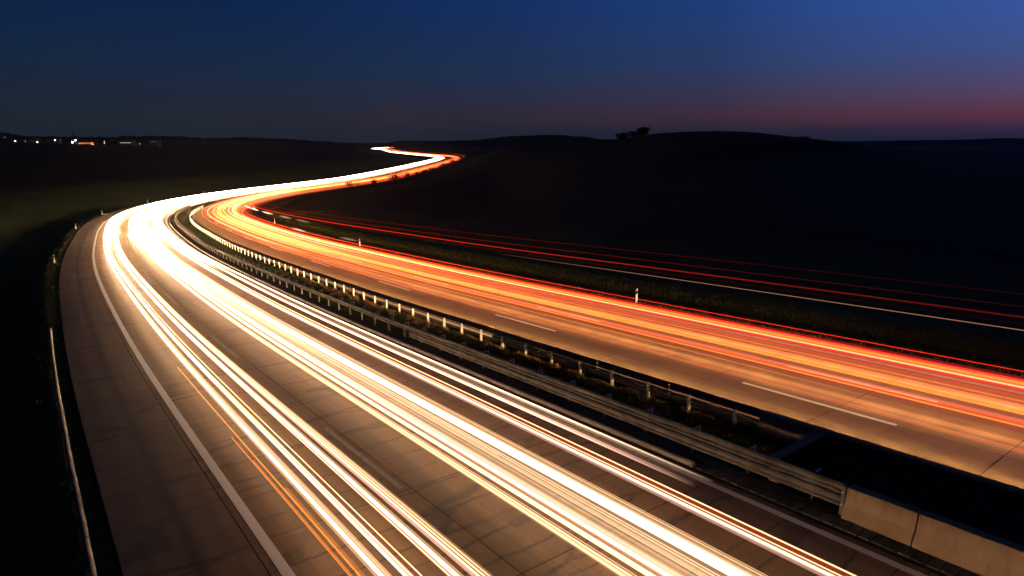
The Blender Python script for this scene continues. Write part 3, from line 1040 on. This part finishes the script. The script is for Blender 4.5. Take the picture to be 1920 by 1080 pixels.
trail('taillight_trail', 'wide veil of orange light over the outer lane and shoulder', [(24.1, .6, 0.440, ORANGE, 0.053), (23.0, .6, 0.400, ORANGE, 0.044), (24.75, .7, 0.160, RED, .22), (25.7, .40, 0.240, RED, .20)], R_GAIN, group=GR)
trail('taillight_trail', 'wide veil of orange light over the middle and outer lanes', [(21.5, .6, 0.400, ORANGE, 0.051), (22.3, .6, 0.320, SALMON, 0.018), (20.4, .6, 0.320, SALMON, 0.018), (19.3, .6, 0.320, SALMON, 0.011)], R_GAIN, group=GR)

GT = 'marker light trails of lorries high above the right verge'
trail('marker_trail', 'brightest red lorry marker trail high above the right verge', [(25.9, 3.0, .030, RED, .80)], H_GAIN, group=GT)
trail('marker_trail', 'dim red lorry marker trail just above the brightest one', [(25.6, 3.45, .018, RED, .22)], H_GAIN, group=GT)
trail('marker_trail', 'topmost dim red lorry marker trail against the dark field', [(25.8, 3.9, .016, RED, .13)], H_GAIN, group=GT)
trail('marker_trail', 'faint red lorry marker trail below the brightest one', [(25.9, 2.75, .016, RED, .08)], H_GAIN, group=GT)
trail('marker_trail', 'thin pale pink lorry marker trail over the right verge', [(25.9, 2.5, .015, (1.0, .40, .22), .24, -48.0, 27.0)], ([-50, 12, 27], [1.0, .8, .1]), group=GT)

GF = 'short pale flashes of a beacon above the right verge'
for i, (s, o, h, ln, g) in enumerate([(128, 25.9, 2.5, 7, 2.6), (119, 25.9, 2.5, 7, 2.4), (106, 25.9, 2.5, 7, 1.6), (92, 25.9, 2.5, 6, .45), (81, 25.9, 2.5, 6, .22), (84, 26.0, 1.0, 6, .8), (64, 27.0, 1.0, 5, .22)]):
    ss = np.linspace(s - ln * .8, s + ln * .8, 9)
    P = road_pt(ss, o, h)
    e = np.sin(np.linspace(0, math.pi, 9)) ** .7
    me = tube('light_flash', P, .02 + .10 * e, (g * e * .55)[:, None] * np.array((1, .62, .42))[None])
    where = ['farthest of the flashes, at the end of the bend', 'second flash from the bend, bright', 'third flash from the bend, bright', 'fourth flash from the bend, faint', 'faintest high flash over the verge', 'low bright flash at the edge of the red trails', 'low faint flash beside the second marker post'][i]
    tag(link('light_flash', me), 'short pale streak of beacon light, ' + where, 'light flash', GF)

# ------------------------------------------------------------------ unseen spot lamps added to stand in for headlights passing along the lanes
lamp_cache = {}


def headlight(s, off, direction, watts, cone=84, col=(1.0, 0.64, 0.30)):
    key = (direction, round(watts, 1))
    if key not in lamp_cache:
        d = bpy.data.lights.new('headlight', 'SPOT')
        d.energy = watts
        d.color = col
        d.spot_size = math.radians(cone)
        d.spot_blend = 1.0
        d.shadow_soft_size = 0.12
        lamp_cache[key] = d
    o = bpy.data.objects.new('headlight', lamp_cache[key])
    COL.objects.link(o)
    o.location = road_pt(s, off, 0.68)
    a = heading(s) + (0 if direction > 0 else math.pi - math.radians(15))   # dipped beams, leaned to the nearside verge to light the field
    grade = float(np.interp(s + 5, AS, AZ) - np.interp(s - 5, AS, AZ)) / 10 * direction
    v = Vector((math.cos(a), math.sin(a), grade - 0.03))
    o.rotation_euler = v.to_track_quat('-Z', 'Y').to_euler()


for off in (17.2, 20.6, 24.2):
    for s in np.arange(-34 + (off % 1.6), 232, 1.6):
        headlight(s, off, 1, HEAD_R, 46)
for off in (2.4, 5.6, 9.0):
    for s in np.arange(112, 262, 6.0):
        headlight(s + random.uniform(-.8, .8), off + random.uniform(-.8, .8), -1, HEAD_L, 44)

# ------------------------------------------------------------------ trees and bushes
def leaf_cloud(r, blobs, n, size):
    V, F = [], []
    per = n // len(blobs)
    for (c, rad) in blobs:
        for _ in range(per):
            d = r.normal(0, 1, 3)
            d /= np.linalg.norm(d)
            p = np.array(c) + d * np.array(rad) * (r.random() ** .35)
            a = r.normal(0, 1, 3)
            a /= np.linalg.norm(a)
            b = np.cross(a, d + .01)
            b /= np.linalg.norm(b)
            s = size * r.uniform(.5, 1.4)
            k = len(V)
            V += [p - a * s, p + b * s * .5, p + a * s, p - b * s * .5]
            F.append((k, k + 1, k + 2, k + 3))
    return V, F


def tree(name, loc, h, w, label, cat, group, seed, n=900, bare=0.5):
    r = np.random.default_rng(seed)
    e = empty(name, loc, r.uniform(0, 6))
    tag(e, label, cat, group)
    mb = MB()
    th = h * .30
    mb.prism([(0, 0, -.4), (0.04 * h, 0.02 * h, th)], .045 * h, 7, .025 * h)
    tips = []
    for i in range(7):
        t = i * 2.4 + r.uniform(-.3, .3)
        z0 = th * r.uniform(.5, 1)
        tip = (math.cos(t) * w * .38, math.sin(t) * w * .38, h * r.uniform(.5, .9))
        mb.prism([(0.03 * h * z0 / th, .01 * h, z0), tip], .016 * h, 5, .005 * h)
        tips.append(tip)
    link('trunk', mb.me('trunk'), M_BARK, e)
    blobs = [(t, (w * .22, w * .22, h * .20)) for t in tips] + [((t[0] * .7, t[1] * .7, t[2] * .6), (w * .24, w * .24, h * .22)) for t in tips] + [((0, 0, h * .86), (w * .22, w * .22, h * .13)), ((0, 0, h * .6), (w * .34, w * .34, h * .2)), ((-w * .2, w * .1, h * .25), (w * .3, w * .3, h * .24)), ((w * .22, -w * .1, h * .28), (w * .3, w * .3, h * .26))]
    V, F = leaf_cloud(r, blobs, n * 2, h * .05)
    link('crown', mesh('crown', V, F), M_LEAF, e)
    return e


def at_px(px, D):
    x = (px - 960) / 1222.1 * D
    return x, D


for i, (px, D, h, w, t) in enumerate([(1163, 525, 7.0, 11, 'bushy tree on the left shoulder of the dark hill'), (1183, 522, 6.2, 10, 'lower tree between its two neighbours on the dark hill'), (1200, 520, 8.2, 11, 'tallest tree of the clump on the dark hill'), (1494, 500, 3.2, 9.0, 'low spreading tree on the right slope of the dark hill')]):
    x, y = at_px(px, D)
    tree('tree', (x, y, float(ground_z(np.array([x]), np.array([y]))[0]) - 1.4), h * .95, w, t, 'tree', 'trees on the dark hill', 20 + i, 1500)
for i, (px, D, h, w, t) in enumerate([(252, 905, 14, 12, 'left one of the two tall trees by the village'), (266, 905, 14, 10, 'right one of the two tall trees by the village'), (88, 905, 9, 10, 'small round tree at the left end of the village'), (236, 910, 6, 10, 'low tree left of the two tall trees')]):
    x, y = at_px(px, D)
    tree('tree', (x, y, float(ground_z(np.array([x]), np.array([y]))[0]) - .3), h, w, t, 'tree', 'trees at the village', 40 + i, 1200)


def bush(s, off, h, w, label, seed):
    p = road_pt(s, off)
    p[2] = float(ground_z(p[:1], p[1:2])[0]) - .1
    r = np.random.default_rng(seed)
    e = empty('bush', p)
    tag(e, label, 'bush', 'bushes along the far embankment')
    mb = MB()
    for k in range(5):
        t = k * 1.3
        mb.prism([(0, 0, -.2), (math.cos(t) * w * .25, math.sin(t) * w * .25, h * .6)], .05, 5, .02)
    link('stem', mb.me('stem'), M_BARK, e)
    blobs = [((r.uniform(-.3, .3) * w, r.uniform(-.3, .3) * w, h * r.uniform(.35, .7)), (w * .3, w * .3, h * .32)) for _ in range(5)]
    V, F = leaf_cloud(r, blobs, 420, .22)
    link('crown', mesh('crown', V, F), M_LEAF, e)


BUSH = [(262, 3.0, 5, 'bush nearest the bend on the far embankment'), (281, 2.4, 4, 'second bush from the bend on the far embankment'), (296, 4.6, 5, 'tall bush breaking the white band of light'), (304, 4.4, 6, 'dense bush beside the tall one below the white band'),
        (318, 3.4, 5, 'bush just past the break in the white band'), (345, 2.4, 4, 'low bush against the red trails of the far leg'), (368, 2.6, 4, 'small bush in the row below the red trails'), (392, 3.0, 5, 'bush in the middle of the far embankment row'),
        (430, 4.4, 7, 'large dark bush cutting the red trails of the far leg'), (470, 3.0, 5, 'bush beyond the large dark one'), (506, 5.0, 8, 'biggest bush near the turn of the far leg'), (520, 4.6, 7, 'bush standing behind the biggest one')]
for i, (s, h, w, t) in enumerate(BUSH):
    bush(s, 29.6 + (i % 3) * .7, h, w, t, 70 + i)

# ------------------------------------------------------------------ the village on the left horizon
M_LW = lamp_mat('lamp_white', (1.0, 0.92, 0.72), 55)
M_LB = lamp_mat('lamp_bluish', (0.84, 1.0, 0.86), 45)
M_LD = lamp_mat('lamp_dim', (0.75, 0.85, 0.6), 6)
M_LR = lamp_mat('lamp_red', (1.0, 0.22, 0.15), 22)
M_LO = lamp_mat('lamp_orange', (1.0, 0.30, 0.08), 22)
M_WIN_O = lamp_mat('window_orange', (1.0, 0.22, 0.045), 1.5)
M_WIN_W = lamp_mat('window_pale', (0.85, 1.0, 0.7), 0.7)


def gz(x, y):
    return float(ground_z(np.array([float(x)]), np.array([float(y)]))[0])


VD = 880.0
LAMPS = [(51.3, 264.5, M_LW, .75, 'warm white street lamp at the far left of the village'), (70, 265, M_LD, .45, 'dim greenish street lamp right of the far left one'), (92, 266.3, M_LW, .65, 'white lamp with a red glow beside it'), (90.3, 266, M_LR, .5, 'red lamp beside the white one'),
         (124, 263, M_LB, .85, 'greenish white street lamp standing alone left of the barn'), (134.3, 264, M_LD, .45, 'faint lamp right of the greenish white one'), (156, 266.6, M_LB, 1.25, 'brightest greenish white lamp left of the orange barn'), (161.8, 263.2, M_LB, 1.0, 'higher white lamp beside the brightest one'),
         (193.3, 271, M_LO, .5, 'orange lamp at the right end of the barn'), (214.3, 265.2, M_LD, .5, 'dim lamp above an orange one right of the barn'), (214, 268, M_LO, .55, 'orange lamp below a dim one right of the barn'), (278.5, 269, M_LB, .45, 'small white lamp right of the lit window row')]
head_cache = {}
for px, row, m, r, t in LAMPS:
    x, y = at_px(px, VD - 26)
    z = CAM_Z + (268 - row) / 1222.1 * y
    g = gz(x, y)
    g = min(g, z - 2.0)
    e = empty('street_lamp', (x, y, g))
    tag(e, t, 'street lamp', 'lamps of the village on the left horizon')
    hgt = z - g
    link('pole', MB().prism([(0, .6, 0), (0, .6, hgt)], .09, 6, .06).me('pole'), M_POST, e)
    link('arm', MB().prism([(0, .6, hgt - .1), (0, 0, hgt + .05)], .05, 5).me('arm'), M_POST, e)
    bm = MB()
    n = 8
    rr = r * .46
    for k, (zz, q) in enumerate([(-1, .25), (-.7, .7), (0, 1), (.7, .7), (1, .25)]):
        for i in range(n):
            a = 2 * math.pi * i / n
            bm.v.append((math.cos(a) * q * rr, math.sin(a) * q * rr - .1, hgt + zz * rr))
    for k in range(4):
        for i in range(n):
            bm.f.append((k * n + i, k * n + (i + 1) % n, (k + 1) * n + (i + 1) % n, (k + 1) * n + i))
    bm.f.append(tuple(range(n))[::-1])
    bm.f.append(tuple(4 * n + i for i in range(n)))
    link('lamp_head', bm.me('lamp_head', True), m, e)


def house(px, row_base, w, d, h, rh, label, win=None, wmat=None, D=VD, chim=False):
    x, y = at_px(px, D)
    z = CAM_Z + (268 - row_base) / 1222.1 * D
    e = empty('house', (x, y, min(z, 100)), -math.atan2(x, y) * -0.0)
    tag(e, label, 'house', 'buildings of the village on the left horizon')
    link('wall', MB().box((-w / 2, 0, -6), (w / 2, d, h)).me('wall'), M_RENDER, e)
    o = .4
    v = [(-w / 2 - o, -o, h - .1), (w / 2 + o, -o, h - .1), (w / 2 + o, d + o, h - .1), (-w / 2 - o, d + o, h - .1), (-w / 2 - o, d / 2, h + rh), (w / 2 + o, d / 2, h + rh)]
    rf = link('roof', mesh('roof', v, [(0, 1, 5, 4), (2, 3, 4, 5), (0, 4, 3), (1, 2, 5), (0, 3, 2, 1)]), M_TILE, e)
    if chim:
        link('chimney', MB().box((-w * .3, d * .4, h + rh * .4), (-w * .3 + 1.2, d * .4 + 1.2, h + rh + 5)).me('chimney'), M_TILE, rf)
    if win:
        for (a, b, z0, z1) in win:
            f = link('window', MB().box((a - .1, -.08, z0 - .1), (b + .1, -.01, z1 + .1)).me('window'), M_RENDER, e)
            link('pane', MB().box((a, -.13, z0), (b, -.085, z1)).me('pane'), wmat, f)


house(180, 271, 22, 10, 3.4, 3.2, 'long barn with its orange lit front in the village', [(-9.5 + 3.1 * i, -7.2 + 3.1 * i, 1.0 + .12 * i, 2.4) for i in range(6)] + [(6.2, 9.8, .2, 2.8)], M_WIN_O, chim=False)
house(253, 270, 17, 9, 3.6, 2.4, 'low building with a row of pale lit windows', [(-7.2 + 2.1 * i, -6.0 + 2.1 * i + .25 * (i % 2), 1.3, 2.1) for i in range(7)], M_WIN_W)
house(304, 267.5, 12, 8, 2.6, 2.4, 'dim house at the right end of the village', [(-4, 4, 1.2, 1.7)], lamp_mat('window_dim', (.8, .9, .8), .12))
house(158, 263.5, 7, 7, 3.0, 3.0, 'dark house with a tall chimney behind the two brightest lamps', None, None, D=900, chim=True)
house(85, 266, 12, 8, 3.2, 3.0, 'dark unlit house beside the red lamp', None, None, D=895)
house(118, 266, 16, 9, 3.4, 3.2, 'dark wide house under the lone white lamp', None, None, D=897)

# ------------------------------------------------------------------ thin evening haze
HAZE = 0.00003
hz = MB().box((-9800, -9800, -75), (9800, 9800, 90))
hm = bpy.data.materials.new('haze')
hm.use_nodes = True
hm.node_tree.nodes.clear()
pv = hm.node_tree.nodes.new('ShaderNodeVolumePrincipled')
pv.inputs['Color'].default_value = (0.85, 0.9, 1.0, 1)
pv.inputs['Density'].default_value = HAZE
ho = hm.node_tree.nodes.new('ShaderNodeOutputMaterial')
hm.node_tree.links.new(pv.outputs[0], ho.inputs['Volume'])
hzo = link('haze', hz.me('haze'), hm)
hzo['kind'] = 'stuff'
hzo['label'] = 'thin evening haze over the valley'
